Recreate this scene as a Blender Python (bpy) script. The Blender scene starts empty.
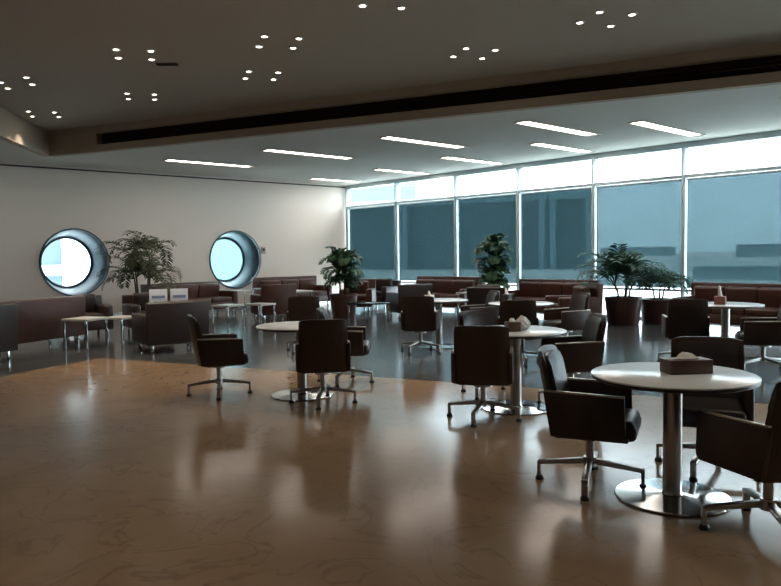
import bpy, bmesh, math, random
from mathutils import Vector, Matrix
random.seed(7)
SC = bpy.context.scene
COL = SC.collection
PI = math.pi

# ------------------------------------------------------------------ materials
MATS = {}
def mat(name, color=(.5, .5, .5), rough=.5, metal=0., spec=.5, coat=0., bump=0., bscale=60., var=0., vscale=4., emit=None, estr=0., trans=0.):
    if name in MATS: return MATS[name]
    m = bpy.data.materials.new(name); m.use_nodes = True
    nt = m.node_tree; b = nt.nodes['Principled BSDF']
    b.inputs['Base Color'].default_value = (*color, 1)
    b.inputs['Roughness'].default_value = rough
    b.inputs['Metallic'].default_value = metal
    b.inputs['Specular IOR Level'].default_value = spec
    if coat: b.inputs['Coat Weight'].default_value = coat; b.inputs['Coat Roughness'].default_value = .08
    if emit: b.inputs['Emission Color'].default_value = (*emit, 1); b.inputs['Emission Strength'].default_value = estr
    tc = nt.nodes.new('ShaderNodeTexCoord')
    if var:
        n = nt.nodes.new('ShaderNodeTexNoise'); n.inputs['Scale'].default_value = vscale; n.inputs['Detail'].default_value = 5
        nt.links.new(tc.outputs['Object'], n.inputs['Vector'])
        r = nt.nodes.new('ShaderNodeMixRGB'); r.blend_type = 'MIX'
        r.inputs[1].default_value = (*[c * (1 - var) for c in color], 1); r.inputs[2].default_value = (*[min(1, c * (1 + var)) for c in color], 1)
        nt.links.new(n.outputs['Fac'], r.inputs[0]); nt.links.new(r.outputs[0], b.inputs['Base Color'])
    if bump:
        n2 = nt.nodes.new('ShaderNodeTexNoise'); n2.inputs['Scale'].default_value = bscale; n2.inputs['Detail'].default_value = 3
        nt.links.new(tc.outputs['Object'], n2.inputs['Vector'])
        bp = nt.nodes.new('ShaderNodeBump'); bp.inputs['Strength'].default_value = bump; bp.inputs['Distance'].default_value = .01
        nt.links.new(n2.outputs['Fac'], bp.inputs['Height']); nt.links.new(bp.outputs['Normal'], b.inputs['Normal'])
    MATS[name] = m
    return m

def marble(name, c1, c2, vein, rough, tile, joint):
    m = bpy.data.materials.new(name); m.use_nodes = True
    nt = m.node_tree; L = nt.links.new; b = nt.nodes['Principled BSDF']
    tc = nt.nodes.new('ShaderNodeTexCoord')
    n = nt.nodes.new('ShaderNodeTexNoise'); n.inputs['Scale'].default_value = .9; n.inputs['Detail'].default_value = 8; n.inputs['Roughness'].default_value = .6
    L(tc.outputs['Object'], n.inputs['Vector'])
    r = nt.nodes.new('ShaderNodeValToRGB'); r.color_ramp.elements[0].position = .3; r.color_ramp.elements[1].position = .7
    r.color_ramp.elements[0].color = (*c1, 1); r.color_ramp.elements[1].color = (*c2, 1)
    L(n.outputs['Fac'], r.inputs['Fac'])
    n2 = nt.nodes.new('ShaderNodeTexNoise'); n2.inputs['Scale'].default_value = 1.6; n2.inputs['Detail'].default_value = 6; n2.inputs['Distortion'].default_value = 1.5
    L(tc.outputs['Object'], n2.inputs['Vector'])
    r2 = nt.nodes.new('ShaderNodeValToRGB')
    e = r2.color_ramp.elements; e[0].position = .485; e[0].color = (0, 0, 0, 1); e[1].position = .515; e[1].color = (0, 0, 0, 1)
    k = e.new(.5); k.color = (1, 1, 1, 1)
    L(n2.outputs['Fac'], r2.inputs['Fac'])
    mx = nt.nodes.new('ShaderNodeMixRGB'); mx.inputs[2].default_value = (*vein, 1)
    sc = nt.nodes.new('ShaderNodeMath'); sc.operation = 'MULTIPLY'; sc.inputs[1].default_value = .55
    L(r2.outputs['Color'], sc.inputs[0]); L(sc.outputs[0], mx.inputs[0]); L(r.outputs['Color'], mx.inputs[1])
    br = nt.nodes.new('ShaderNodeTexBrick'); br.offset = 0; br.inputs['Scale'].default_value = 1
    br.inputs['Brick Width'].default_value = tile; br.inputs['Row Height'].default_value = tile
    br.inputs['Mortar Size'].default_value = .003; br.inputs['Color1'].default_value = (1, 1, 1, 1); br.inputs['Color2'].default_value = (.93, .93, .93, 1)
    br.inputs['Mortar'].default_value = (joint, joint, joint, 1)
    L(tc.outputs['Object'], br.inputs['Vector'])
    mu = nt.nodes.new('ShaderNodeMixRGB'); mu.blend_type = 'MULTIPLY'; mu.inputs[0].default_value = 1
    L(mx.outputs[0], mu.inputs[1]); L(br.outputs['Color'], mu.inputs[2]); L(mu.outputs[0], b.inputs['Base Color'])
    n3 = nt.nodes.new('ShaderNodeTexNoise'); n3.inputs['Scale'].default_value = 3; n3.inputs['Detail'].default_value = 4
    L(tc.outputs['Object'], n3.inputs['Vector'])
    mr = nt.nodes.new('ShaderNodeMapRange'); mr.inputs['To Min'].default_value = rough * .8; mr.inputs['To Max'].default_value = rough * 1.3
    L(n3.outputs['Fac'], mr.inputs['Value']); L(mr.outputs[0], b.inputs['Roughness'])
    b.inputs['Specular IOR Level'].default_value = .24
    MATS[name] = m
    return m

def sheer(name, tint, fabric, open_):
    m = bpy.data.materials.new(name); m.use_nodes = True
    nt = m.node_tree; L = nt.links.new
    for x in list(nt.nodes): nt.nodes.remove(x)
    o = nt.nodes.new('ShaderNodeOutputMaterial'); t = nt.nodes.new('ShaderNodeBsdfTransparent'); t.inputs[0].default_value = (*tint, 1)
    d = nt.nodes.new('ShaderNodeBsdfDiffuse'); d.inputs[0].default_value = (*fabric, 1)
    tr = nt.nodes.new('ShaderNodeBsdfTranslucent'); tr.inputs[0].default_value = (*fabric, 1)
    a = nt.nodes.new('ShaderNodeMixShader'); a.inputs[0].default_value = .5
    L(d.outputs[0], a.inputs[1]); L(tr.outputs[0], a.inputs[2])
    x = nt.nodes.new('ShaderNodeMixShader'); x.inputs[0].default_value = 1 - open_
    L(t.outputs[0], x.inputs[1]); L(a.outputs[0], x.inputs[2]); L(x.outputs[0], o.inputs[0])
    MATS[name] = m
    return m

def pane(name, tint):
    m = bpy.data.materials.new(name); m.use_nodes = True
    nt = m.node_tree; L = nt.links.new
    for x in list(nt.nodes): nt.nodes.remove(x)
    o = nt.nodes.new('ShaderNodeOutputMaterial'); t = nt.nodes.new('ShaderNodeBsdfTransparent'); t.inputs[0].default_value = (*tint, 1)
    g = nt.nodes.new('ShaderNodeBsdfGlossy'); g.inputs['Roughness'].default_value = .02
    lw = nt.nodes.new('ShaderNodeLayerWeight'); pw = nt.nodes.new('ShaderNodeMath'); pw.operation = 'POWER'; pw.inputs[1].default_value = 4.; L(lw.outputs['Facing'], pw.inputs[0])
    fr = nt.nodes.new('ShaderNodeMath'); fr.operation = 'MULTIPLY_ADD'; fr.inputs[1].default_value = .6; fr.inputs[2].default_value = .025; L(pw.outputs[0], fr.inputs[0])
    x = nt.nodes.new('ShaderNodeMixShader')
    L(fr.outputs[0], x.inputs[0]); L(t.outputs[0], x.inputs[1]); L(g.outputs[0], x.inputs[2]); L(x.outputs[0], o.inputs[0])
    MATS[name] = m
    return m

WALL = mat('wall_paint', (.86, .765, .69), .75, bump=.05, bscale=40)
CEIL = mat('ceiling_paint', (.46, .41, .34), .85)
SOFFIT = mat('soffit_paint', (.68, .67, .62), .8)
FASCIA = mat('fascia_paint', (.45, .38, .30), .8)
DARKWALL = mat('hall_wall_paint', (.42, .36, .30), .8)
TAN = marble('tan_marble', (.255, .165, .10), (.335, .222, .138), (.17, .11, .068), .16, 1.2, .9)
SLATE = marble('dark_tile', (.05, .055, .058), (.075, .08, .082), (.10, .105, .11), .14, .9, .7)
ALU = mat('window_aluminium', (.50, .60, .64), .4, .3)
ALUDK = mat('dark_aluminium', (.10, .17, .21), .45, .3)
GLASS = pane('clear_glass', (.93, .98, 1))
CYAN = pane('cyan_glass', (.82, .94, .96))
BLIND = sheer('sheer_blind', (.80, .93, .975), (.035, .062, .07), .192)
LEATHER = mat('chair_leather', (.034, .017, .012), .42, bump=.08, bscale=90, var=.2, vscale=8)
LOUNGE = mat('lounge_leather', (.082, .032, .022), .38, bump=.08, bscale=60, var=.2, vscale=5)
DKLOUNGE = mat('dark_lounge_leather', (.035, .022, .020), .4, bump=.08, bscale=60, var=.2, vscale=5)
SEATFAB = mat('seat_pad', (.030, .024, .023), .38, bump=.05, bscale=90)
TRIM = mat('arm_trim', (.55, .48, .40), .3, .8)
CHROME = mat('chrome', (.66, .66, .66), .12, 1)
STEEL = mat('brushed_steel', (.42, .40, .38), .28, 1)
BLACK = mat('black_rubber', (.012, .012, .012), .6)
WHITETOP = mat('white_laminate', (.72, .74, .76), .22)
DKEDGE = mat('dark_edge', (.03, .028, .027), .4)
LOWTOP = mat('pale_stone_top', (.62, .60, .56), .3)
GLASSTOP = mat('smoked_glass_top', (.02, .045, .05), .08)
WOOD = mat('dark_wood', (.06, .03, .02), .4, var=.3, vscale=12)
BOXBROWN = mat('brown_leatherette', (.10, .045, .03), .45, var=.15)
BOXPINK = mat('rose_leatherette', (.30, .12, .10), .5)
TISSUE = mat('tissue_paper', (.82, .80, .77), .9)
PAPER = mat('magazine_paper', (.72, .76, .82), .5)
INK = mat('magazine_ink', (.18, .25, .42), .5)
POTBROWN = mat('pot_brown', (.085, .038, .028), .4, var=.15)
SOIL = mat('soil', (.03, .02, .012), .95, bump=.5, bscale=40)
LEAFA = mat('olive_leaf', (.075, .085, .03), .5, var=.35, vscale=9)
LEAFB = mat('green_leaf', (.035, .10, .04), .45, var=.35, vscale=9)
LEAFC = mat('palm_leaf', (.03, .095, .055), .45, var=.35, vscale=9)
STEM = mat('stem_bark', (.10, .075, .045), .8, var=.2)
STRIP = mat('strip_diffuser', (.9, .85, .75), .6, emit=(1, .86, .74), estr=9.)
LAMP = mat('lamp_lens', (.9, .9, .85), .4, emit=(1, .90, .76), estr=14.)
METALW = mat('white_metal', (.55, .53, .48), .4)
REVEAL = mat('blue_grey_reveal', (.04, .068, .088), .35, .2)
SLOT = mat('grille_black', (.055, .040, .032), .9, spec=.1)
PLASTIC = mat('grey_plastic', (.42, .40, .38), .5)
APRON = mat('apron_concrete', (.40, .42, .41), .9, var=.18, vscale=.03)
BLDG = mat('dark_cladding', (.012, .026, .03), .7, var=.2, vscale=.15)
BLDGL = mat('pale_column', (.16, .24, .26), .7)
BLUEP = mat('pale_blue_cladding', (.075, .115, .13), .5)
CYANP = mat('pale_cyan_cladding', (.085, .135, .14), .6)
WHITEP = mat('white_cladding', (.9, .9, .9), .6)
FARB = mat('far_haze_grey', (.20, .26, .28), .9, var=.2, vscale=.2)  # grey lightened so distance haze sits in the colour

# ------------------------------------------------------------------ mesh helpers
def xf(verts, loc=(0, 0, 0), rot=(0, 0, 0)):
    M = Matrix.Translation(loc) @ (Matrix.Rotation(rot[2], 4, 'Z') @ Matrix.Rotation(rot[1], 4, 'Y') @ Matrix.Rotation(rot[0], 4, 'X'))
    for v in verts: v.co = M @ v.co

def box(bm, c, s, bev=0., rot=(0, 0, 0), seg=2):
    t = bmesh.new(); bmesh.ops.create_cube(t, size=1)
    for v in t.verts: v.co = Vector((v.co.x * s[0], v.co.y * s[1], v.co.z * s[2]))
    if bev: bmesh.ops.bevel(t, geom=list(t.edges), offset=min(bev, min(s) * .49), segments=seg, profile=.5, affect='EDGES')
    xf(t.verts, c, rot); merge(bm, t); return bm

def merge(bm, t):
    me = bpy.data.meshes.new('tmp'); t.to_mesh(me); t.free(); bm.from_mesh(me); bpy.data.meshes.remove(me)

def lathe(bm, prof, c=(0, 0, 0), n=32, rot=(0, 0, 0)):
    t = bmesh.new(); rings = []
    for r, z in prof:
        if r < 1e-5: rings.append([t.verts.new((0, 0, z))])
        else: rings.append([t.verts.new((r * math.cos(2 * PI * i / n), r * math.sin(2 * PI * i / n), z)) for i in range(n)])
    for a, b in zip(rings, rings[1:]):
        for i in range(n):
            j = (i + 1) % n
            if len(a) == 1 and len(b) == 1: continue
            if len(a) == 1: t.faces.new((a[0], b[j], b[i]))
            elif len(b) == 1: t.faces.new((a[i], a[j], b[0]))
            else: t.faces.new((a[i], a[j], b[j], b[i]))
    bmesh.ops.recalc_face_normals(t, faces=list(t.faces))
    xf(t.verts, c, rot); merge(bm, t); return bm

def cyl(bm, c, r, h, n=24, r2=None):
    r2 = r if r2 is None else r2
    return lathe(bm, [(0, 0), (r, 0), (r2, h), (0, h)], c, n)

def prism(bm, poly, x0, x1, bev=0.):
    """polygon in (y, z) pushed from x0 to x1"""
    t = bmesh.new()
    a = [t.verts.new((x0, y, z)) for y, z in poly]; b = [t.verts.new((x1, y, z)) for y, z in poly]
    t.faces.new(a); t.faces.new(b[::-1])
    for i in range(len(poly)):
        j = (i + 1) % len(poly); t.faces.new((a[i], b[i], b[j], a[j]))
    bmesh.ops.recalc_face_normals(t, faces=list(t.faces))
    if bev: bmesh.ops.bevel(t, geom=list(t.edges), offset=bev, segments=2, profile=.5, affect='EDGES')
    merge(bm, t); return bm

def tube(bm, pts, r, n=8, r2=None):
    pts = [Vector(p) for p in pts]; t = bmesh.new(); rings = []
    for i, p in enumerate(pts):
        d = (pts[min(i + 1, len(pts) - 1)] - pts[max(i - 1, 0)]).normalized()
        u = d.cross(Vector((0, 0, 1)));
        if u.length < 1e-3: u = Vector((1, 0, 0))
        u.normalize(); w = d.cross(u)
        rr = r if r2 is None else r + (r2 - r) * i / (len(pts) - 1)
        rings.append([t.verts.new(p + rr * (math.cos(2 * PI * k / n) * u + math.sin(2 * PI * k / n) * w)) for k in range(n)])
    for a, b in zip(rings, rings[1:]):
        for i in range(n): t.faces.new((a[i], a[(i + 1) % n], b[(i + 1) % n], b[i]))
    t.faces.new(rings[0][::-1]); t.faces.new(rings[-1])
    bmesh.ops.recalc_face_normals(t, faces=list(t.faces))
    merge(bm, t); return bm

def build(name, bm, m, parent=None, loc=(0, 0, 0), rz=0., smooth=True):
    me = bpy.data.meshes.new(name); bm.to_mesh(me); bm.free()
    if smooth:
        for p in me.polygons: p.use_smooth = True
        me.set_sharp_from_angle(angle=math.radians(38))
    me.materials.append(m)
    o = bpy.data.objects.new(name, me); COL.objects.link(o)
    o.location = loc; o.rotation_euler = (0, 0, rz)
    if parent: o.parent = parent
    return o

def tag(o, label, cat, group=None, kind=None):
    o['label'] = label; o['category'] = cat
    if group: o['group'] = group
    if kind: o['kind'] = kind
    return o

def thing(name, label, cat, loc=(0, 0, 0), rz=0., group=None):
    o = bpy.data.objects.new(name, None); COL.objects.link(o)
    o.empty_display_size = .1; o.location = loc; o.rotation_euler = (0, 0, rz)
    return tag(o, label, cat, group)

def struct(name, bm, m, label=None, smooth=False, parent=None):
    o = build(name, bm, m, parent, smooth=smooth)
    if parent is None:
        o['kind'] = 'structure'
        if label: o['label'] = label
    return o

def face_rz(v): return math.atan2(-v[0], v[1])      # turns local +Y towards v
def dup(root, loc, rz, label):
    r = root.copy(); COL.objects.link(r); r.location = loc; r.rotation_euler = (0, 0, rz); r['label'] = label
    for ch in list(root.children):
        c = ch.copy(); COL.objects.link(c); c.parent = r
        for g in list(ch.children):
            d = g.copy(); COL.objects.link(d); d.parent = c
    return r

# ------------------------------------------------------------------ room shell
WX, WY = 14.57, 18.2                      # window wall plane, left wall plane
ZS, ZM = 3.72, 4.25                       # soffit and hall ceiling heights
BX, BY = -8.0, -6.0
def poly(bm, pts):
    f = bm.faces.new([bm.verts.new(p) for p in pts]); return f
def slab(pts, z0, z1):
    bm = bmesh.new()
    a = [bm.verts.new((x, y, z0)) for x, y in pts]; b = [bm.verts.new((x, y, z1)) for x, y in pts]
    bm.faces.new(a); bm.faces.new(b)
    for i in range(len(pts)):
        j = (i + 1) % len(pts); bm.faces.new((a[i], a[j], b[j], b[i]))
    bmesh.ops.recalc_face_normals(bm, faces=list(bm.faces)); return bm

# floor: tan marble in the hall, dark tile under the lower ceiling
K = (3.91, 10.85)
RE = (K[0] + .41 * (K[1] - BY), BY); LE = (BX, 5.3)
struct('floor', slab([K, LE, (BX, BY), RE], -.2, 0), TAN, 'tan polished marble floor of the hall')
fd = bmesh.new()
merge(fd, slab([K, RE, (WX + .25, BY), (WX + .25, WY + .3), (K[0], WY + .3)], -.2, 0))
merge(fd, slab([K, (K[0], WY + .3), (BX, WY + .3), LE], -.2, 0))
struct('floor', fd, SLATE, 'dark glossy tile floor of the seating area')

C0 = (5.05, 16.6)
def edge_x(y): return 5.7 + .41 * (15.17 - y)
E1 = (edge_x(BY), BY); E2 = (BX, -3.0)
sf = bmesh.new()
merge(sf, slab([C0, E1, (WX + .25, BY), (WX + .25, WY + .3), (C0[0], WY + .3)], ZS, ZS + .12))
merge(sf, slab([C0, (C0[0], WY + .3), (BX, WY + .3), E2], ZS, ZS + .12))
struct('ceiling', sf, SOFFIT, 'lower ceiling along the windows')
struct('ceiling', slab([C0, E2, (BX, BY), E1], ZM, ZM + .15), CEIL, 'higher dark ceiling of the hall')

struct('roof', slab([(BX - .2, BY - .2), (WX + .6, BY - .2), (WX + .6, WY + .3), (BX - .2, WY + .3)], 4.42, 4.7), FASCIA, 'unseen roof slab added over the hall to keep out sky light')  # unseen slab, added to stop sky light leaking in above the soffit
def strip_along(a, b, z0, z1, th, off=0.):
    """upright band from a to b, pushed th to the soffit side"""
    d = Vector((b[0] - a[0], b[1] - a[1], 0)).normalized(); n = Vector((-d.y, d.x, 0))
    p = [Vector((a[0], a[1], 0)) + n * off, Vector((b[0], b[1], 0)) + n * off]
    q = [p[1] + n * th, p[0] + n * th]
    return slab([(v.x, v.y) for v in p + q], z0, z1)
G0 = (edge_x(15.35), 15.35)
fa = strip_along(C0, E1, ZS - .003, 3.86, .15, -.01)
merge(fa, strip_along(C0, E1, 4.11, ZM, .15, -.01)); merge(fa, strip_along(C0, G0, 3.86, 4.11, .15, -.01))
struct('trim_1', fa, FASCIA, 'upright edge between the two ceilings')
struct('trim_2', strip_along(E2, C0, ZS - .003, ZM, .15, -.01), FASCIA, 'upright edge between the two ceilings')
# dark air slot in the upright edge
gr = thing('air_grille', 'long dark air slot in the upright step between the two ceilings', 'vent', (0, 0, 0))
build('slot_back', strip_along(G0, E1, 3.80, 4.16, .03, .14), SLOT, gr, smooth=False)
for k in range(3): build('louvre', strip_along(G0, E1, 3.91 + .06 * k, 3.918 + .06 * k, .08, .05), SLOT, gr, smooth=False)

# left wall with two round openings
CIRC = [(1.60, 1.40), (6.04, 1.40), (10.48, 1.40)]; RO = .80; RI = .645; DEP = .62
def left_wall():
    bm = bmesh.new(); N = 48; x0, x1, z0, z1 = BX, WX + .05, 0, 4.5
    S = 1.1
    def rect(a, b, c, d):
        if b - a > 1e-6 and d - c > 1e-6: poly(bm, [(a, WY, c), (b, WY, c), (b, WY, d), (a, WY, d)])
    xs = x0
    for cx, cz in CIRC:
        rect(xs, cx - S, z0, z1); xs = cx + S
        rect(cx - S, cx + S, z0, cz - S); rect(cx - S, cx + S, cz + S, z1)
        ring = []; out = []
        for i in range(N):
            a = 2 * PI * i / N + PI / 4; ca, sa = math.cos(a), math.sin(a); k = S / max(abs(ca), abs(sa))
            ring.append((cx + RO * ca, WY, cz + RO * sa)); out.append((cx + k * ca, WY, cz + k * sa))
        for i in range(N):
            j = (i + 1) % N; poly(bm, [ring[i], ring[j], out[j], out[i]])
    rect(xs, x1, z0, z1)
    bmesh.ops.remove_doubles(bm, verts=list(bm.verts), dist=1e-4)
    bmesh.ops.recalc_face_normals(bm, faces=list(bm.faces))
    r = bmesh.ops.extrude_face_region(bm, geom=list(bm.faces))
    for v in [g for g in r['geom'] if isinstance(g, bmesh.types.BMVert)]: v.co.y += .28
    bmesh.ops.recalc_face_normals(bm, faces=list(bm.faces))
    return bm
struct('wall_left', left_wall(), WALL, 'pale plaster wall with two round windows')
struct('trim_3', slab([(BX, WY - .012), (WX, WY - .012), (WX, WY), (BX, WY)], 3.645, 3.68), mat('shadow_gap', (.06, .06, .055), .8), 'dark strip painted as the shadow gap along the top of the pale wall')  # dark colour stands in for the shade of a recessed gap
struct('baseboard_left', slab([(BX, WY - .015), (WX - .1, WY - .015), (WX - .1, WY), (BX, WY)], 0, .1), STEEL, 'low metal skirting on the pale wall')
for i, (cx, cz) in enumerate(CIRC):
    bm = bmesh.new()
    prof = [(RO + .035, -.02), (RO + .035, .0), (RO - .003, .03), (RI, DEP), (RI - .05, DEP), (RI - .05, DEP + .05), (RO + .0, DEP + .05), (RO + .0, .27), (RO - .002, .1), (RO - .002, -.02), (RO + .035, -.02)]
    lathe(bm, [(r, -z) for r, z in prof], (0, 0, 0), 64)
    xf(bm.verts, (cx, WY, cz), (PI / 2, 0, 0))
    w = struct('window_%d' % (i + 20), bm, REVEAL, ['deep round window on the pale wall past the left edge of the photo', 'deep round window near the far end of the pale wall, beside the left sofa', 'deep round window in the middle of the pale wall'][i], smooth=True)
    g = bmesh.new(); lathe(g, [(0, 0), (RI - .02, 0), (RI - .02, .012), (0, .012)], (0, 0, 0), 48); xf(g.verts, (cx, WY + DEP + .03, cz), (PI / 2, 0, 0))
    build('glass_pane', g, GLASS if i < 2 else CYAN, w)

# window wall
MY = [2.66, 4.82, 6.97, 9.09, 11.24, 13.37, 15.76, 18.1]
MYX = [-5.9, -3.8, -1.65, .5] + MY
struct('wall_right', slab([(WX - .02, BY), (WX + .25, BY), (WX + .25, WY), (WX - .02, WY)], 3.60, 4.5), ALU, 'pale metal head above the windows')
for i, (a, b) in enumerate(zip(MYX, MYX[1:])):
    n = 12 - i if i < 4 else i - 3
    fr = bmesh.new()
    box(fr, (WX, (a + b) / 2, 3.02), (.11, b - a - .06, .07), .008)
    box(fr, (WX, (a + b) / 2, .65), (.09, b - a - .06, .05), .006)
    box(fr, (WX, (a + b) / 2, .03), (.11, b - a - .06, .06), .006)
    w = struct('window_%d' % (i + 1 if i < 7 else i + 3), fr, ALU, 'floor to ceiling window bay with a high clear pane')
    gl = bmesh.new()
    for z0, z1 in ((.06, .625), (.675, 2.985), (3.055, 3.6)):
        box(gl, (WX + .02, (a + b) / 2, (z0 + z1) / 2), (.012, b - a - .06, z1 - z0))
    build('glass_pane', gl, GLASS, w, smooth=False)
for i, y in enumerate(MYX):
    bm = bmesh.new(); box(bm, (WX + .01, y, 1.8), (.16, .075, 3.6), .008)
    o = struct('trim_%d' % (i + 4), bm, ALUDK if False else ALU, 'upright aluminium mullion between window bays', smooth=True)
    b2 = bmesh.new(); box(b2, (WX - .085, y, 1.8), (.03, .05, 3.6), .006)
    build('mullion_cap', b2, ALU, o)
BL = ['sheer roller blind in the window bay next to the pale wall', 'sheer roller blind in the second bay from the pale wall', 'sheer roller blind behind the slim green plant', 'sheer roller blind behind the sofa left of the bushy palm',
      'sheer roller blind behind the bushy potted palm', 'sheer roller blind behind the long brown sofa at the right']
bl_i = 0
for i, (a, b) in reversed(list(enumerate(zip(MYX, MYX[1:])))):
    if b < .6: break
    lab = BL[bl_i] if bl_i < len(BL) else 'sheer roller blind past the right edge of the photo'
    t = thing('roller_blind', lab, 'blind', (WX - .02, (a + b) / 2 - .011, .70), 0, 'sheer roller blinds on the window wall')
    W = b - a - .102
    f = bmesh.new(); box(f, (0, 0, 1.125), (.002, W - .01, 2.23)); build('fabric', f, BLIND, t, smooth=False)
    f = bmesh.new(); lathe(f, [(0, -W / 2), (.022, -W / 2), (.022, W / 2), (0, W / 2)], (0, 0, 2.255), 12, (PI / 2, 0, 0)); build('roller_tube', f, ALU, t)
    f = bmesh.new(); box(f, (0, 0, .012), (.018, W - .02, .024), .004); build('bottom_bar', f, ALU, t)
    bl_i += 1
# the rest of the hall behind the camera
struct('wall_back', slab([(BX, BY - .2), (WX + .25, BY - .2), (WX + .25, BY), (BX, BY)], 0, ZM + .15), DARKWALL, 'back wall of the hall')
struct('wall_front', slab([(BX - .2, BY), (BX, BY), (BX, WY + .3), (BX - .2, WY + .3)], 0, ZM + .15), DARKWALL, 'end wall of the hall')

# switch on the pale wall
sw = thing('thermostat', 'small grey control box on pale wall right of the middle round window', 'thermostat', (11.4, WY, 1.58))
b = bmesh.new(); box(b, (0, -.015, .08), (.15, .03, .20), .008); build('case', b, PLASTIC, sw)
b = bmesh.new(); box(b, (0, -.033, .10), (.08, .008, .07), .003); build('display', b, DKEDGE, sw)

# ------------------------------------------------------------------ ceiling lights
def strip_light(x0, x1, y, lab):
    t = thing('strip_light', lab, 'ceiling light', ((x0 + x1) / 2, y, ZS), 0, 'slot lights in the lower ceiling')
    L = x1 - x0; b = bmesh.new()
    for s in (-1, 1):
        box(b, (0, s * .125, -.01), (L, .02, .02)); box(b, (s * (L / 2 - .01), 0, -.01), (.02, .23, .02))
    build('frame', b, METALW, t, smooth=False)
    b = bmesh.new(); box(b, (-.05, 0, -.005), (L - .16, .23, .01)); build('diffuser', b, STRIP, t, smooth=False)
    b = bmesh.new(); box(b, (L / 2 - .06, 0, -.008), (.06, .22, .012)); build('end_cap', b, METALW, t, smooth=False)
SL = [(.7, 3.0, 16.0, 'slot light past the left edge of the photo, near the pale wall'), (-3.0, -.7, 16.0, 'slot light far past the left edge of the photo'),
      (7.25, 9.55, 15.58, 'slot light nearest the pale wall in the row by the ceiling step'),
      (8.2, 10.6, 12.92, 'slot light second from the pale wall in the row by the ceiling step'),
      (9.1, 11.4, 10.2, 'slot light third from the pale wall in the row by the ceiling step'),
      (9.9, 12.2, 7.6, 'slot light fourth from the pale wall in the row by the ceiling step'),
      (11.5, 13.9, 6.38, 'slot light at the right over the long brown sofa, in window row'),
      (12.1, 14.2, 8.95, 'slot light in the window row over the bushy potted palm'),
      (12.1, 14.25, 11.5, 'slot light in the window row over the slim green plant'),
      (12.35, 14.4, 14.18, 'slot light in the window row, second from the pale wall'),
      (12.3, 14.2, 16.95, 'slot light in the window row nearest the corner of the pale wall'),
      (11.4, 13.8, 3.9, 'slot light cut by the right edge of the photo')]
for a in SL: strip_light(*a)

GN = ['far left group over the left sofas', 'group above the tree in front of the pale wall', 'group over the round table with the paired chairs', 'pair cut by the top edge of the photo', 'group in the middle of the dark ceiling', 'group at the upper right of the dark ceiling']
SP = [(0, (3.1, 12.39)), (0, (3.29, 12.75)), (0, (3.31, 11.82)), (0, (3.51, 12.23)), (0, (4.07, 14.49)), (0, (4.27, 14.95)), (0, (4.47, 14.3)), (0, (4.67, 14.7)),
      (1, (3.78, 9.52)), (1, (3.96, 9.9)), (1, (4.16, 9.3)), (1, (4.34, 9.69)), (1, (4.9, 11.93)), (1, (5.08, 12.32)), (1, (5.28, 11.72)), (1, (5.45, 12.09)),
      (2, (4.98, 7.8)), (2, (5.16, 8.22)), (2, (5.36, 7.6)), (2, (5.54, 7.99)), (2, (5.72, 9.41)), (2, (5.9, 9.81)), (2, (6.09, 9.19)), (2, (6.27, 9.59)),
      (3, (5.21, 6.16)), (3, (5.59, 5.94)), (4, (7.5, 6.92)), (4, (7.34, 6.54)), (4, (7.89, 6.73)), (4, (7.71, 6.34)),
      (5, (7.59, 4.94)), (5, (7.44, 4.58)), (5, (7.81, 4.38)), (5, (8.0, 4.77))]
TRIMB = bmesh.new(); lathe(TRIMB, [(.034, .0), (.058, .0), (.058, -.012), (.038, -.014), (.034, 0)], n=20)
LENSB = bmesh.new(); lathe(LENSB, [(0, -.006), (.035, -.006), (.035, 0), (0, 0)], n=20)
tm = bpy.data.meshes.new('trim_ring'); TRIMB.to_mesh(tm); TRIMB.free(); tm.materials.append(METALW)
lm = bpy.data.meshes.new('lens'); LENSB.to_mesh(lm); LENSB.free(); lm.materials.append(LAMP)
ld = bpy.data.lights.new('downlight', 'SPOT'); ld.energy = 27; ld.color = (1, .86, .68); ld.spot_size = math.radians(84); ld.spot_blend = .6; ld.shadow_soft_size = .05
def downlight(x, y, lab, grp):
    t = thing('recessed_downlight', lab, 'ceiling light', (x, y, ZM), 0, grp)
    for n, me in (('trim_ring', tm), ('lens', lm)):
        o = bpy.data.objects.new(n, me); COL.objects.link(o); o.parent = t
    l = bpy.data.objects.new('bulb', ld); COL.objects.link(l); l.parent = t; l.location = (0, 0, -.05)
for g, (x, y) in SP: downlight(x, y, 'small round downlight in the ' + GN[g], 'downlights, ' + GN[g])
for x, y in [(3.2, 3.2), (3.6, 3.0), (.6, 5.2), (1.0, 5.0), (1.0, 9.6), (1.4, 9.4), (-1.2, 1.5), (-.8, 1.3), (5.6, 1.2), (6.0, 1.0), (2.6, -1.2), (3.0, -1.4), (8.6, .4), (9.0, .2)]:
    downlight(x, y, 'small round downlight above the empty marble floor, out of the photo', 'downlights over the open marble floor')
cv = thing('ceiling_vent', 'small dark vent in the dark ceiling beside the group of downlights', 'vent', (4.62, 9.8, ZM), -.75)
b = bmesh.new()
for s in (-1, 1):
    box(b, (0, s * .055, -.006), (.3, .012, .012)); box(b, (s * .145, 0, -.006), (.012, .11, .012))
build('frame', b, SLOT, cv, smooth=False)
b = bmesh.new(); box(b, (0, 0, -.002), (.28, .10, .004)); build('backing', b, SLOT, cv, smooth=False)

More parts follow.
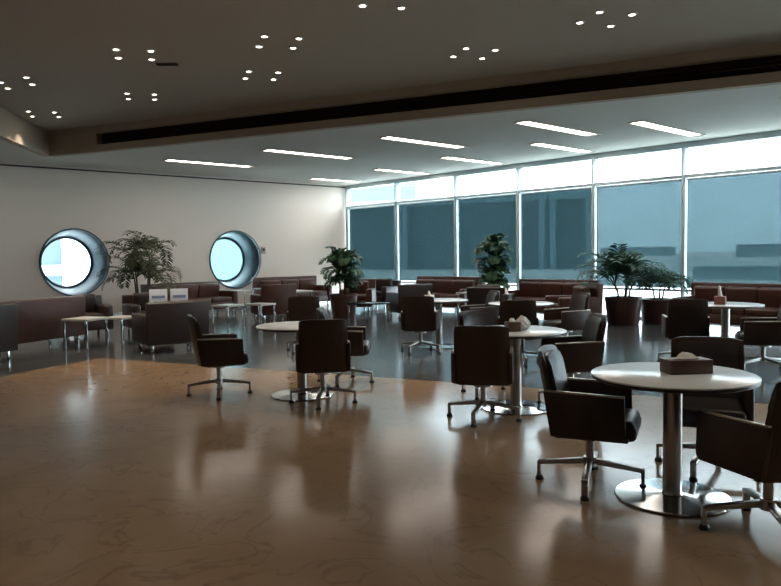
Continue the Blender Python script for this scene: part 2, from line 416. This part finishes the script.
# ------------------------------------------------------------------ round tables
TABLES = [('white round table in front at right, carrying the large brown tissue box', (4.122, 2.034)),
          ('white round table behind the front chair, with a box and crumpled tissue', (5.46, 4.26)),
          ('white round table with bare top left of centre between paired chairs', (4.39, 6.29)),
          ('white round table under the slim plant, with a small black and white box', (8.43, 6.48)),
          ('white round table before the window sofa, behind a chair seen from the back', (8.25, 7.98)),
          ('white round table in front of the long brown sofa at the right', (9.9, 4.15))]
def make_table(label, loc):
    t = thing('round_table', label, 'table', (*loc, 0), 0, 'round pedestal tables')
    b = bmesh.new(); lathe(b, [(0, .742), (.471, .742), (.476, .745), (.476, .752), (.471, .755), (0, .755)], n=64); tp = build('tabletop', b, WHITETOP, t)
    b = bmesh.new(); lathe(b, [(.0, .722), (.458, .722), (.473, .730), (.473, .742), (0, .742)], n=64); build('underside_edge', b, DKEDGE, tp)
    b = bmesh.new(); lathe(b, [(.055, .022), (.055, .70), (.16, .712), (.16, .722), (0, .722)], n=32); build('column', b, STEEL, t)
    b = bmesh.new(); lathe(b, [(0, 0), (.33, 0), (.335, .004), (.33, .012), (.12, .020), (.062, .026), (.056, .04), (0, .04)], n=64); build('base_plate', b, CHROME, t)
    return t
tb0 = make_table(*TABLES[0])
for lab, loc in TABLES[1:]: dup(tb0, (*loc, 0), 0, lab)

# ------------------------------------------------------------------ swivel chairs
def curved_panel(w0, w1, z0, z1, y0, lean, curve, th, nx=10, nz=8, crown=.0):
    bm = bmesh.new(); g = {}
    for k in (0, 1):
        for i in range(nx + 1):
            for j in range(nz + 1):
                u = 2 * i / nx - 1; v = j / nz
                w = w0 + (w1 - w0) * v
                cut = .0
                z = z0 + (z1 - z0) * v - crown * (abs(u) ** 6) * v ** 3
                y = y0 - lean * v + curve * abs(u) ** 2.4
                e = 1 - .55 * max(0, (v - .9) / .1) - .4 * max(0, (abs(u) - .9) / .1)
                y += (th / 2) * e * (1 if k else -1)
                g[k, i, j] = bm.verts.new((u * w, y, z))
    for k in (0, 1):
        for i in range(nx):
            for j in range(nz):
                q = [g[k, i, j], g[k, i + 1, j], g[k, i + 1, j + 1], g[k, i, j + 1]]; bm.faces.new(q if k else q[::-1])
    for i in range(nx):
        for j in (0, nz): bm.faces.new([g[0, i, j], g[0, i + 1, j], g[1, i + 1, j], g[1, i, j]])
    for j in range(nz):
        for i in (0, nx): bm.faces.new([g[0, i, j], g[0, i, j + 1], g[1, i, j + 1], g[1, i, j]])
    bmesh.ops.recalc_face_normals(bm, faces=list(bm.faces)); return bm

def make_chair(label):
    t = thing('swivel_armchair', label, 'chair', (0, 0, 0), 0, 'brown swivel armchairs at the round tables')
    bk = build('backrest', curved_panel(.265, .250, .345, .875, -.245, .115, .055, .055, crown=.02), LEATHER, t)
    build('back_cushion', curved_panel(.215, .215, .46, .845, -.222, .088, .040, .045, crown=.02), SEATFAB, bk)
    b = bmesh.new(); box(b, (0, .06, .42), (.475, .52, .10), .042, seg=4); box(b, (0, .285, .395), (.46, .09, .105), .04, seg=4); build('seat', b, SEATFAB, t)
    b = bmesh.new(); box(b, (0, .03, .36), (.47, .50, .05), .015); build('seat_pan', b, LEATHER, t)
    for s in (-1, 1):
        b = bmesh.new(); prism(b, [(-.245, .355), (.235, .355), (.262, .385), (.255, .618), (-.295, .632)], s * .245, s * .285, .010)
        a = build('armrest', b, LEATHER, t)
        b = bmesh.new(); prism(b, [(-.28, .632), (.255, .6185), (.255, .6285), (-.28, .642)], s * .251, s * .279, .002); build('arm_trim', b, TRIM, a)
    b = bmesh.new(); cyl(b, (0, 0, .30), .09, .03, 20); cyl(b, (0, 0, .16), .027, .15, 20); cyl(b, (0, 0, .12), .042, .06, 20); build('column', b, STEEL, t)
    for k in range(4):
        b = bmesh.new()
        prism(b, [(.02, .135), (.305, .105), (.335, .100), (.335, .125), (.305, .132), (.02, .172)], -.021, .021, .005)
        prism(b, [(.312, .025), (.335, .025), (.335, .12), (.312, .12)], -.019, .019, .004)
        lg = build('leg', b, STEEL, t, rz=k * PI / 2)
        b = bmesh.new(); lathe(b, [(0, 0), (.026, 0), (.028, .012), (.018, .028), (0, .028)], (0, .323, 0), 14); build('glide', b, BLACK, lg)
    for ch in t.children:
        if ch.name.startswith('leg') or ch.name.startswith('column'): continue
        for o in [ch] + list(ch.children):
            for v in o.data.vertices: v.co.x *= .94; v.co.y = v.co.y * .88 + .01
    return t
CH = [  # position, facing, star angle in degrees, label
    ((3.99, 2.52), (.42, -.91), 27, 'brown swivel armchair left of the front table, its padded inner back catching light'),
    ((3.97, 1.43), (.40, .92), 40, 'brown swivel armchair cut by the right edge of the photo, in front'),
    ((4.83, 2.14), (-.90, -.43), 10, 'brown swivel armchair behind the front table, half hidden under its top'),
    ((4.90, 4.19), (.80, .6), 25, 'brown swivel armchair with its back turned, left of the second round table'),
    ((6.03, 4.02), (-.78, .62), 50, 'brown swivel armchair right of the second round table, slim back edge toward window'),
    ((5.80, 4.86), (-.25, -.97), 15, 'brown swivel armchair on the far side of the second round table'),
    ((3.78, 6.98), (.92, -.39), 60, 'brown swivel armchair facing right, left of the bare round table'),
    ((4.30, 5.80), (.56, .83), 45, 'brown swivel armchair with its back turned, in front of the bare round table'),
    ((5.20, 6.57), (.72, -.69), 35, 'brown swivel armchair turned away to the right, right of the bare round table'),
    ((6.47, 9.17), (.6, .8), 20, 'brown swivel armchair standing beyond the bare round table, by the low tables'),
    ((7.58, 7.72), (.78, .62), 15, 'brown swivel armchair with its back turned, before the round table by window sofa'),
    ((8.85, 7.65), (-.85, .5), 30, 'brown swivel armchair right of the round table by the window sofa'),
    ((7.72, 5.98), (.80, .6), 55, 'brown swivel armchair seen from behind, at the table under the slim plant'),
    ((9.10, 6.15), (-.9, .4), 0, 'brown swivel armchair right of the table under the slim plant'),
    ((9.16, 4.36), (.85, .55), 20, 'brown swivel armchair with its back turned, left of the table by the long sofa'),
    ((9.25, 3.42), (-.45, .9), 70, 'brown swivel armchair before the table by the long sofa, its arm toward us'),
]
ch0 = None
for (x, y), fv, star, lab in CH:
    rz = face_rz(fv)
    if ch0 is None:
        ch0 = make_chair(lab); ch0.location = (x, y, 0); ch0.rotation_euler = (0, 0, rz); c = ch0
    else: c = dup(ch0, (x, y, 0), rz, lab)
    k = 0
    for ch in c.children:
        if ch.name.startswith('leg'):
            ch.rotation_euler = (0, 0, math.radians(star) - rz + k * PI / 2); k += 1

# ------------------------------------------------------------------ lounge seats
def make_sofa(name, label, cat, W, m, group, D=.86, seats=3, loc=(0, 0), fv=(0, -1), hb=.84, leg=CHROME):
    t = thing(name, label, cat, (*loc, 0), face_rz(fv), group)
    b = bmesh.new(); box(b, (0, 0, .23), (W - .02, D - .04, .18), .02); build('seat_base', b, m, t)
    aw = .16; iw = W - 2 * aw; sw_ = iw / seats
    for i in range(seats):
        cx = -iw / 2 + sw_ * (i + .5)
        b = bmesh.new(); box(b, (cx, .10, .375), (sw_ - .008, D - .26, .15), .04, seg=3); build('seat_cushion', b, m, t)
        b = bmesh.new(); box(b, (cx, -.20, .60), (sw_ - .008, .16, .40), .05, (-.14, 0, 0), seg=3); build('back_cushion', b, m, t)
    b = bmesh.new(); prism(b, [(-D / 2, .14), (-D / 2 + .12, .14), (-D / 2 + .10, hb - .01), (-D / 2 + .07, hb), (-D / 2 - .01, hb), (-D / 2 - .03, hb - .02)], -W / 2 + .01, W / 2 - .01, .012); build('backrest', b, m, t)
    for s in (-1, 1):
        b = bmesh.new(); box(b, (s * (W / 2 - aw / 2), .01, .37), (aw, D - .02, .46), .035, seg=3); build('armrest', b, m, t)
        for q in (-1, 1):
            b = bmesh.new(); box(b, (s * (W / 2 - .10), q * (D / 2 - .10), .07), (.04, .04, .14), .004); build('leg', b, leg, t)
    return t
GS = 'brown leather lounge seats'
make_sofa('lounge_sofa', 'brown sofa with its back to us at far left, below the round window', 'sofa', 1.8, LOUNGE, GS, seats=2, loc=(3.48, 13.05), fv=(-.44, .90))
make_sofa('lounge_armchair', 'dark brown armchair cut by the left edge of the photo, back toward us', 'armchair', .88, DKLOUNGE, GS, seats=1, loc=(2.45, 11.9), fv=(-.3, .95))
make_sofa('lounge_armchair', 'dark wide armchair with its back to us, in front of the two white magazines', 'armchair', 1.0, DKLOUNGE, GS, seats=1, loc=(5.08, 10.95), fv=(.12, .99), hb=.80)
make_sofa('lounge_sofa', 'red brown sofa along pale wall between tree and middle round window', 'sofa', 2.3, LOUNGE, GS, loc=(8.35, 16.75), fv=(.15, -.99))
make_sofa('lounge_sofa', 'red brown sofa along the pale wall right of the middle round window', 'sofa', 2.2, LOUNGE, GS, loc=(11.75, 17.2), fv=(0, -1), hb=.88)
make_sofa('lounge_armchair', 'dark brown armchair with its back to us, right of the small pale tables', 'armchair', .86, LOUNGE, GS, seats=1, loc=(9.2, 14.3), fv=(.25, .97))
make_sofa('lounge_armchair', 'red brown armchair just right of the corner plant', 'armchair', .86, LOUNGE, GS, seats=1, loc=(11.95, 14.5), fv=(-.75, -.66))
make_sofa('lounge_armchair', 'dark armchair against the bright low glass in the corner by the windows', 'armchair', .86, DKLOUNGE, GS, seats=1, loc=(13.4, 15.25), fv=(-.95, -.3), hb=.74)
make_sofa('lounge_armchair', 'dark brown armchair at the left end of the first window sofa', 'armchair', .84, DKLOUNGE, GS, seats=1, loc=(11.55, 12.15), fv=(.35, .93), hb=.80)
make_sofa('lounge_sofa', 'red brown sofa by the windows left of the slim plant', 'sofa', 2.3, LOUNGE, GS, loc=(13.55, 13.05), fv=(-1, -.05), hb=.88)
make_sofa('lounge_sofa', 'red brown sofa by the windows between slim plant and bushy palm', 'sofa', 2.1, LOUNGE, GS, loc=(13.55, 9.65), fv=(-1, -.05), hb=.86)
make_sofa('lounge_armchair', 'red brown armchair facing left, at the right end of the middle window sofa', 'armchair', .90, LOUNGE, GS, seats=1, loc=(12.35, 8.2), fv=(-.82, .57), hb=.86)
make_sofa('lounge_armchair', 'dark brown armchair facing the window, behind the small black and white box', 'armchair', .86, DKLOUNGE, GS, seats=1, loc=(12.15, 10.15), fv=(.9, .4), hb=.76)
make_sofa('lounge_sofa', 'long red brown sofa by the windows at the right, behind the rose box', 'sofa', 2.7, LOUNGE, GS, loc=(13.5, 5.15), fv=(-1, .02), hb=.86, seats=4)
make_sofa('lounge_armchair', 'dark armchair facing us beyond the pale tables, below the left round window', 'armchair', .78, DKLOUNGE, GS, seats=1, loc=(4.85, 14.1), fv=(-.1, -.99), hb=.76)
make_sofa('lounge_armchair', 'dark armchair facing us in front of the tree by the pale wall', 'armchair', .78, DKLOUNGE, GS, seats=1, loc=(5.85, 13.6), fv=(-.15, -.98), hb=.76)

# ------------------------------------------------------------------ low tables
def low_table(label, loc, w, d, h, rz=0., top=LOWTOP, r=.014):
    t = thing('side_table', label, 'table', (*loc, 0), rz, 'low tables between the lounge seats')
    b = bmesh.new(); box(b, (0, 0, h - .02), (w, d, .04), .006); build('tabletop', b, top, t)
    for s in (-1, 1):
        for q in (-1, 1):
            b = bmesh.new(); box(b, (s * (w / 2 - .03), q * (d / 2 - .03), (h - .04) / 2), (r * 2.4, r * 2.4, h - .04), .003); build('leg', b, CHROME, t)
    return t
low_table('low pale table with metal legs right of the left sofa', (4.22, 12.33), .52, .52, .5, .5)
low_table('low pale table with metal legs in front of the armchair by the tree', (4.84, 12.33), .42, .42, .48, .4)
low_table('low pale table between left sofa and tree, near the pale wall', (5.3, 15.6), .9, .5, .5, .1)
low_table('small pale table below the middle round window, at the end of wall sofa', (9.85, 16.95), .6, .5, .58)
low_table('low pale table in front of the wall sofa, left one of the pair', (7.75, 13.85), .5, .5, .45, .3)
low_table('low pale table beside the dark armchair, right one of the pair', (8.42, 13.62), .5, .5, .45, .3)
low_table('pale side table behind the bare round table, left of the corner plant', (10.35, 15.15), .85, .6, .6, .2)
low_table('low dark glass table in the open floor before the corner armchairs', (10.42, 12.28), .95, .6, .42, -.7, GLASSTOP)
low_table('small pale side table left of the slim plant', (12.60, 11.18), .45, .45, .58)

# magazine rack and its two magazines
mr = thing('magazine_rack', 'dark floor rack holding two white magazines, in front of the tree', 'rack', (5.52, 11.92, 0), -.45)
b = bmesh.new(); box(b, (0, 0, .015), (.70, .34, .03), .006); build('base', b, WOOD, mr)
for s in (-1, 1):
    b = bmesh.new(); box(b, (s * .34, 0, .36), (.025, .22, .68), .004); build('side_panel', b, WOOD, mr)
b = bmesh.new(); box(b, (0, .02, .62), (.70, .02, .26), .004, (-.30, 0, 0)); build('back_panel', b, WOOD, mr)
b = bmesh.new(); box(b, (0, -.04, .63), (.70, .10, .02), .004); build('shelf', b, WOOD, mr)
for k, (dx, lab) in enumerate([(-.175, 'white magazine on the dark rack, the left one by the tree trunk'), (.175, 'white magazine on the dark rack, the right one by wall sofa')]):
    g = thing('magazine', lab, 'magazine', (5.52 + dx * math.cos(.45) , 11.92 - dx * math.sin(.45), .640), -.45, 'magazines on the rack')
    b = bmesh.new(); box(b, (0, -.012, .155), (.30, .012, .30), .002, (-.30, 0, 0)); pg = build('cover', b, PAPER, g)
    b = bmesh.new(); box(b, (0, .001 - .0235, .165), (.22, .002, .05), 0, (-.30, 0, 0)); build('printed_band', b, INK, pg)

# ------------------------------------------------------------------ tissue boxes
def tissue_box(label, loc, z, w, d, h, rz, m, th=.06, black=False):
    t = thing('tissue_box', label, 'tissue box', (*loc, z), rz, 'tissue boxes on the round tables')
    b = bmesh.new(); box(b, (0, 0, h / 2), (w, d, h), .006); build('box', b, m, t)
    b = bmesh.new(); lathe(b, [(0, 0), (1, 0), (1, .002), (0, .002)], (0, 0, 0), 20)
    for v in b.verts: v.co.x *= w * .33; v.co.y *= d * .28
    xf(b.verts, (0, 0, h)); build('opening', b, DKEDGE, t)
    b = bmesh.new(); N = 14; rnd = random.Random(len(label))
    ph = [rnd.uniform(-.3, .3) for _ in range(N)]
    rings = []
    for j, (rr, zz) in enumerate([(.30, 0), (.24, .3), (.20, .55), (.16, .8), (.05, 1)]):
        rings.append([b.verts.new((w * rr * math.cos(2 * PI * i / N) * (1 + ph[i]), d * .7 * rr * math.sin(2 * PI * i / N) * (1 + ph[(i * 3) % N]) + .1 * d * zz, h + .002 + th * zz * (1 + .5 * ph[(i + j) % N]))) for i in range(N)])
    for a, c in zip(rings, rings[1:]):
        for i in range(N): b.faces.new((a[i], a[(i + 1) % N], c[(i + 1) % N], c[i]))
    b.faces.new(rings[-1]); build('tissue', b, TISSUE, t)
    return t
TZ = .755
tissue_box('large brown tissue box on the front round table', (4.22, 2.0), TZ, .27, .14, .085, -.62, BOXBROWN, .035)
tissue_box('small brown tissue box on the second round table, beside crumpled tissue', (5.36, 4.22), TZ, .12, .12, .09, -.5, BOXBROWN, .03)
tissue_box('black and white tissue box on the table under the slim plant', (8.40, 6.72), TZ, .12, .12, .12, .2, DKEDGE, .09)
tissue_box('tissue box mostly hidden by white tissue, behind the turned chair near windows', (8.16, 8.10), TZ, .12, .12, .08, .2, TISSUE, .06)
tissue_box('rose coloured tissue box with tall tissue, in front of the long sofa', (9.80, 4.18), TZ, .14, .14, .11, .3, BOXPINK, .13)
b = bmesh.new(); bmesh.ops.create_icosphere(b, subdivisions=3, radius=.064)
rn = random.Random(3)
for v in b.verts:
    k = 1 + rn.uniform(-.14, .14); v.co = Vector((v.co.x * 1.25 * k, v.co.y * k, max(-.05, v.co.z * .85 * k) + (.06 * max(0, v.co.z / .075) ** 3)))
xf(b.verts, (0, 0, .050)); tag(build('crumpled_tissue', b, TISSUE, None, (5.50, 4.21, TZ)), 'crumpled white tissue beside small brown box on second round table', 'tissue')

# ------------------------------------------------------------------ plants
def leaflet(bm, p, d, up, L, W):
    """pointed leaf blade with a bent midrib"""
    d = d.normalized(); s = d.cross(up)
    if s.length < 1e-3: s = Vector((1, 0, 0))
    s.normalize(); n = s.cross(d)
    q = [p, p + d * L * .4 + n * L * .04, p + d * L * .75 - Vector((0, 0, L * .08)), p + d * L - Vector((0, 0, L * .22))]
    a = [bm.verts.new(q[0])]; l = [bm.verts.new(q[1] + s * W / 2 - n * W * .15), bm.verts.new(q[2] + s * W * .38 - n * W * .1)]; r = [bm.verts.new(q[1] - s * W / 2 - n * W * .15), bm.verts.new(q[2] - s * W * .38 - n * W * .1)]
    m = [bm.verts.new(q[1]), bm.verts.new(q[2])]; e = bm.verts.new(q[3])
    bm.faces.new((a[0], l[0], m[0])); bm.faces.new((a[0], m[0], r[0]))
    bm.faces.new((l[0], l[1], m[1], m[0])); bm.faces.new((m[0], m[1], r[1], r[0]))
    bm.faces.new((l[1], e, m[1])); bm.faces.new((m[1], e, r[1]))
def frond(bm, sm, base, az, elev, L, droop, nl, ll, lw, rnd):
    p = Vector(base); pts = [p.copy()]; e = elev; st = L / nl
    h = Vector((math.cos(az), math.sin(az), 0))
    for i in range(nl):
        t = i / nl; e = elev - droop * t * t
        d = h * math.cos(e) + Vector((0, 0, 1)) * math.sin(e)
        p = p + d * st; pts.append(p.copy())
        if t > .18:
            k = math.sin(PI * min(1, .15 + .85 * t)) * .7 + .35
            side = d.cross(Vector((0, 0, 1)));
            if side.length < 1e-3: continue
            side.normalize(); up = side.cross(d)
            for s in (-1, 1):
                dd = d * .55 + side * s * .8 + up * .15 + Vector((rnd.uniform(-.1, .1), rnd.uniform(-.1, .1), rnd.uniform(-.15, .1)))
                leaflet(bm, p, dd, up, ll * k, lw)
    tube(sm, pts[::2] if len(pts) > 6 else pts, .008, 5, .003)
def pot(t, r0, r1, h, m=POTBROWN):
    b = bmesh.new(); lathe(b, [(0, 0), (r0, 0), (r0 + .01, .02), (r1, h - .06), (r1 + .012, h - .05), (r1 + .012, h), (r1 - .03, h), (r1 - .035, h - .06), (0, h - .06)], n=40); build('pot', b, m, t)
    b = bmesh.new(); lathe(b, [(0, h - .045), (r1 - .06, h - .05), (r1 - .036, h - .058), (0, h - .058)], n=30); build('soil', b, SOIL, t)
def palm(name, label, loc, r0, r1, ph, n, top, L, droop, ll, lw, leaf, seed, canes=3, em=(.5, 1.35), spread=.10, low=()):
    rnd = random.Random(seed); t = thing(name, label, 'plant', (*loc, 0), 0, None)
    pot(t, r0, r1, ph)
    fb = bmesh.new(); sb = bmesh.new(); heads = []
    for c in range(canes):
        a = 2 * PI * c / canes + rnd.uniform(0, .8); x, y = spread * math.cos(a), spread * math.sin(a)
        hh = ph - .05 + (top - ph) * rnd.uniform(.75, 1.0)
        pts = [(x, y, ph - .05), (x * 1.3, y * 1.3, (ph + hh) / 2), (x * 1.9, y * 1.9, hh)]
        cb = bmesh.new(); tube(cb, pts, .022, 8, .014); build('stem', cb, STEM, t)
        heads.append(Vector(pts[-1]))
        if low: heads.extend(Vector(pts[0]) + (Vector(pts[-1]) - Vector(pts[0])) * q for q in low)
    for i in range(n):
        hd = heads[i % len(heads)]
        frond(fb, sb, hd, i * 2.39996 + rnd.uniform(-.3, .3), rnd.uniform(*em), L * rnd.uniform(.75, 1.1), droop * rnd.uniform(.8, 1.2), 14, ll, lw, rnd)
    f = build('foliage', fb, leaf, t, smooth=False)
    build('frond_stalk', sb, leaf, f)
    return t
palm('potted_tree', 'large olive green tree with drooping fronds by the pale wall, between round windows', (6.95, 16.35), .22, .28, .45, 52, 1.70, .95, 2.2, .26, .045, LEAFA, 11, canes=4, em=(.2, 1.3), spread=.16, low=(.55,))
palm('potted_plant', 'dark green plant in brown pot before the corner of pale wall and windows', (10.75, 13.6), .27, .33, .55, 60, 1.42, .45, 1.8, .20, .06, LEAFB, 5, canes=3, em=(.1, 1.4), spread=.07, low=(.35, .7))
palm('potted_plant', 'slim upright green plant between the two window sofas', (13.2, 10.95), .22, .27, .45, 66, 1.75, .42, 1.7, .20, .06, LEAFB, 21, canes=3, em=(.2, 1.4), spread=.06, low=(.25, .5, .75))
palm('potted_palm', 'bushy green palm in round brown pot by the windows', (13.25, 7.60), .30, .36, .56, 44, .90, 1.0, 1.9, .26, .045, LEAFC, 31, canes=5, em=(.65, 1.5), spread=.10)
palm('potted_fern', 'low spreading fern in brown pot right of the bushy palm', (13.95, 7.20), .32, .36, .50, 30, .85, .60, 1.6, .22, .04, LEAFC, 41, canes=3, em=(.2, 1.1), spread=.08)

# ------------------------------------------------------------------ outside
o = struct('ground', slab([(WX + .6, -400), (700, -400), (700, 500), (WX + .6, 500)], -1.3, -1.0), APRON, 'hazy airport apron outside the windows')
def bslab(name, pts, z0, z1, m, parent): return build(name, slab(pts, z0, z1), m, parent, smooth=False)
bd = thing('terminal_building', 'long dark low building outside, seen through the blinds at left', 'building', (0, 0, -1))
A, B = Vector((71, 107)), Vector((88.4, 55.9)); dv = (B - A).normalized(); nv = Vector((-dv.y, dv.x))
nv = B.normalized()
def seg(s0, s1, d0, d1):
    return [tuple(A + dv * s0 + nv * d0), tuple(A + dv * s1 + nv * d0), tuple(A + dv * s1 + nv * d1), tuple(A + dv * s0 + nv * d1)]
LN = (B - A).length
bslab('wall', seg(0, LN, 0, 20), 0, 9.9, BLDG, bd)
bslab('roof', seg(-1, LN + 1, -2.2, 21), 9.9, 11.0, BLDGL, bd)
bslab('upper_storey', seg(-14, 25, 6, 20), 11.0, 30, CYANP, bd)
for q in (23, 24.6, LN - 5.6, LN - 7.2, LN - .6): bslab('column', seg(q, q + .8, -1.8, -1.0), 0, 9.9, BLDGL, bd)
for q in (3, 10, 17, 28, 36): bslab('shutter', seg(q, q + 5, -.12, 0), .3, 5.5, mat('shutter_grey', (.03, .05, .055), .6), bd)
b1 = thing('office_building', 'pale blue building with white bands outside the left round window', 'building', (0, 0, -4))
bslab('wall', [(-6, 24), (7.55, 24), (7.55, 30), (-6, 30)], 0, 12, BLUEP, b1)
for z in (2.2, 4.97, 7.9): bslab('band', [(-6.1, 23.85), (7.7, 23.85), (7.7, 24), (-6.1, 24)], z, z + .32, WHITEP, b1)
bslab('corner_column', [(7.55, 23.8), (8.75, 23.8), (8.75, 25), (7.55, 25)], 0, 12, WHITEP, b1)
b2_ = thing('annex_building', 'pale cyan building outside the middle round window', 'building', (0, 0, -4))
bslab('wall', [(11.0, 25), (15.0, 25), (15.0, 31), (11.0, 31)], 0, 11, CYANP, b2_)
bslab('parapet', [(10.8, 24.8), (15.1, 24.8), (15.1, 31.2), (10.8, 31.2)], 11, 11.4, WHITEP, b2_)
rn = random.Random(9)
for k, (x, y, w, d, h, lab) in enumerate([(300, 165, 14, 30, 3.6, 'low hazy hangar far off on the apron, behind the bushy palm'), (63, 23, 4, 11, 1.0, 'low dark block on the apron, above the long sofa'), (240, 70, 14, 50, 3.6, 'long hazy shed on the horizon at the right')]):
    t = thing('hangar', lab, 'building', (x, y, -1), .3, 'far buildings across the apron')
    bslab('wall', [(-w / 2, -d / 2), (w / 2, -d / 2), (w / 2, d / 2), (-w / 2, d / 2)], 0, h, FARB, t)
    bslab('roof', [(-w / 2 - .2, -d / 2 - .2), (w / 2 + .2, -d / 2 - .2), (w / 2 + .2, d / 2 + .2), (-w / 2 - .2, d / 2 + .2)], h, h + h * .08, BLDGL, t)

# ------------------------------------------------------------------ world, camera
w = bpy.data.worlds.new('World'); SC.world = w; w.use_nodes = True
nt = w.node_tree; bg = nt.nodes['Background']
tc = nt.nodes.new('ShaderNodeTexCoord'); sx = nt.nodes.new('ShaderNodeSeparateXYZ'); nt.links.new(tc.outputs['Generated'], sx.inputs[0])
rp = nt.nodes.new('ShaderNodeValToRGB'); e = rp.color_ramp.elements
e[0].position = 0.0; e[0].color = (.66, .77, .80, 1); e[1].position = .5; e[1].color = (.95, 1.0, 1.0, 1)
k = e.new(.10); k.color = (.78, .90, .96, 1)
nt.links.new(sx.outputs['Z'], rp.inputs[0]); nt.links.new(rp.outputs[0], bg.inputs['Color'])
bg.inputs['Strength'].default_value = 8.0

f, yaw, pitch, roll = 715., math.radians(42.1), math.radians(-3.13), math.radians(-.8)
F = Vector((math.sin(yaw) * math.cos(pitch), math.cos(yaw) * math.cos(pitch), math.sin(pitch)))
R = Vector((math.cos(yaw), -math.sin(yaw), 0)); U = R.cross(F)
c, s = math.cos(roll), math.sin(roll)
R2 = c * R + s * U; U2 = -s * R + c * U
cam = bpy.data.cameras.new('Camera'); co = bpy.data.objects.new('Camera', cam); COL.objects.link(co)
M = Matrix((R2, U2, -F)).transposed().to_4x4(); M.translation = Vector((0, 0, 1.5)); co.matrix_world = M
cam.sensor_width = 36; cam.lens = f / 781 * 36; cam.clip_end = 2000
SC.camera = co
SC.view_settings.view_transform = 'Standard'; SC.view_settings.look = 'None'; SC.view_settings.gamma = 1
SC.view_settings.use_curve_mapping = False
SC.view_settings.exposure = 0.75
SC.cycles.transparent_max_bounces = 16
SC.cycles.max_bounces = 8
SC.cycles.diffuse_bounces = 4
SC.cycles.sample_clamp_indirect = 6
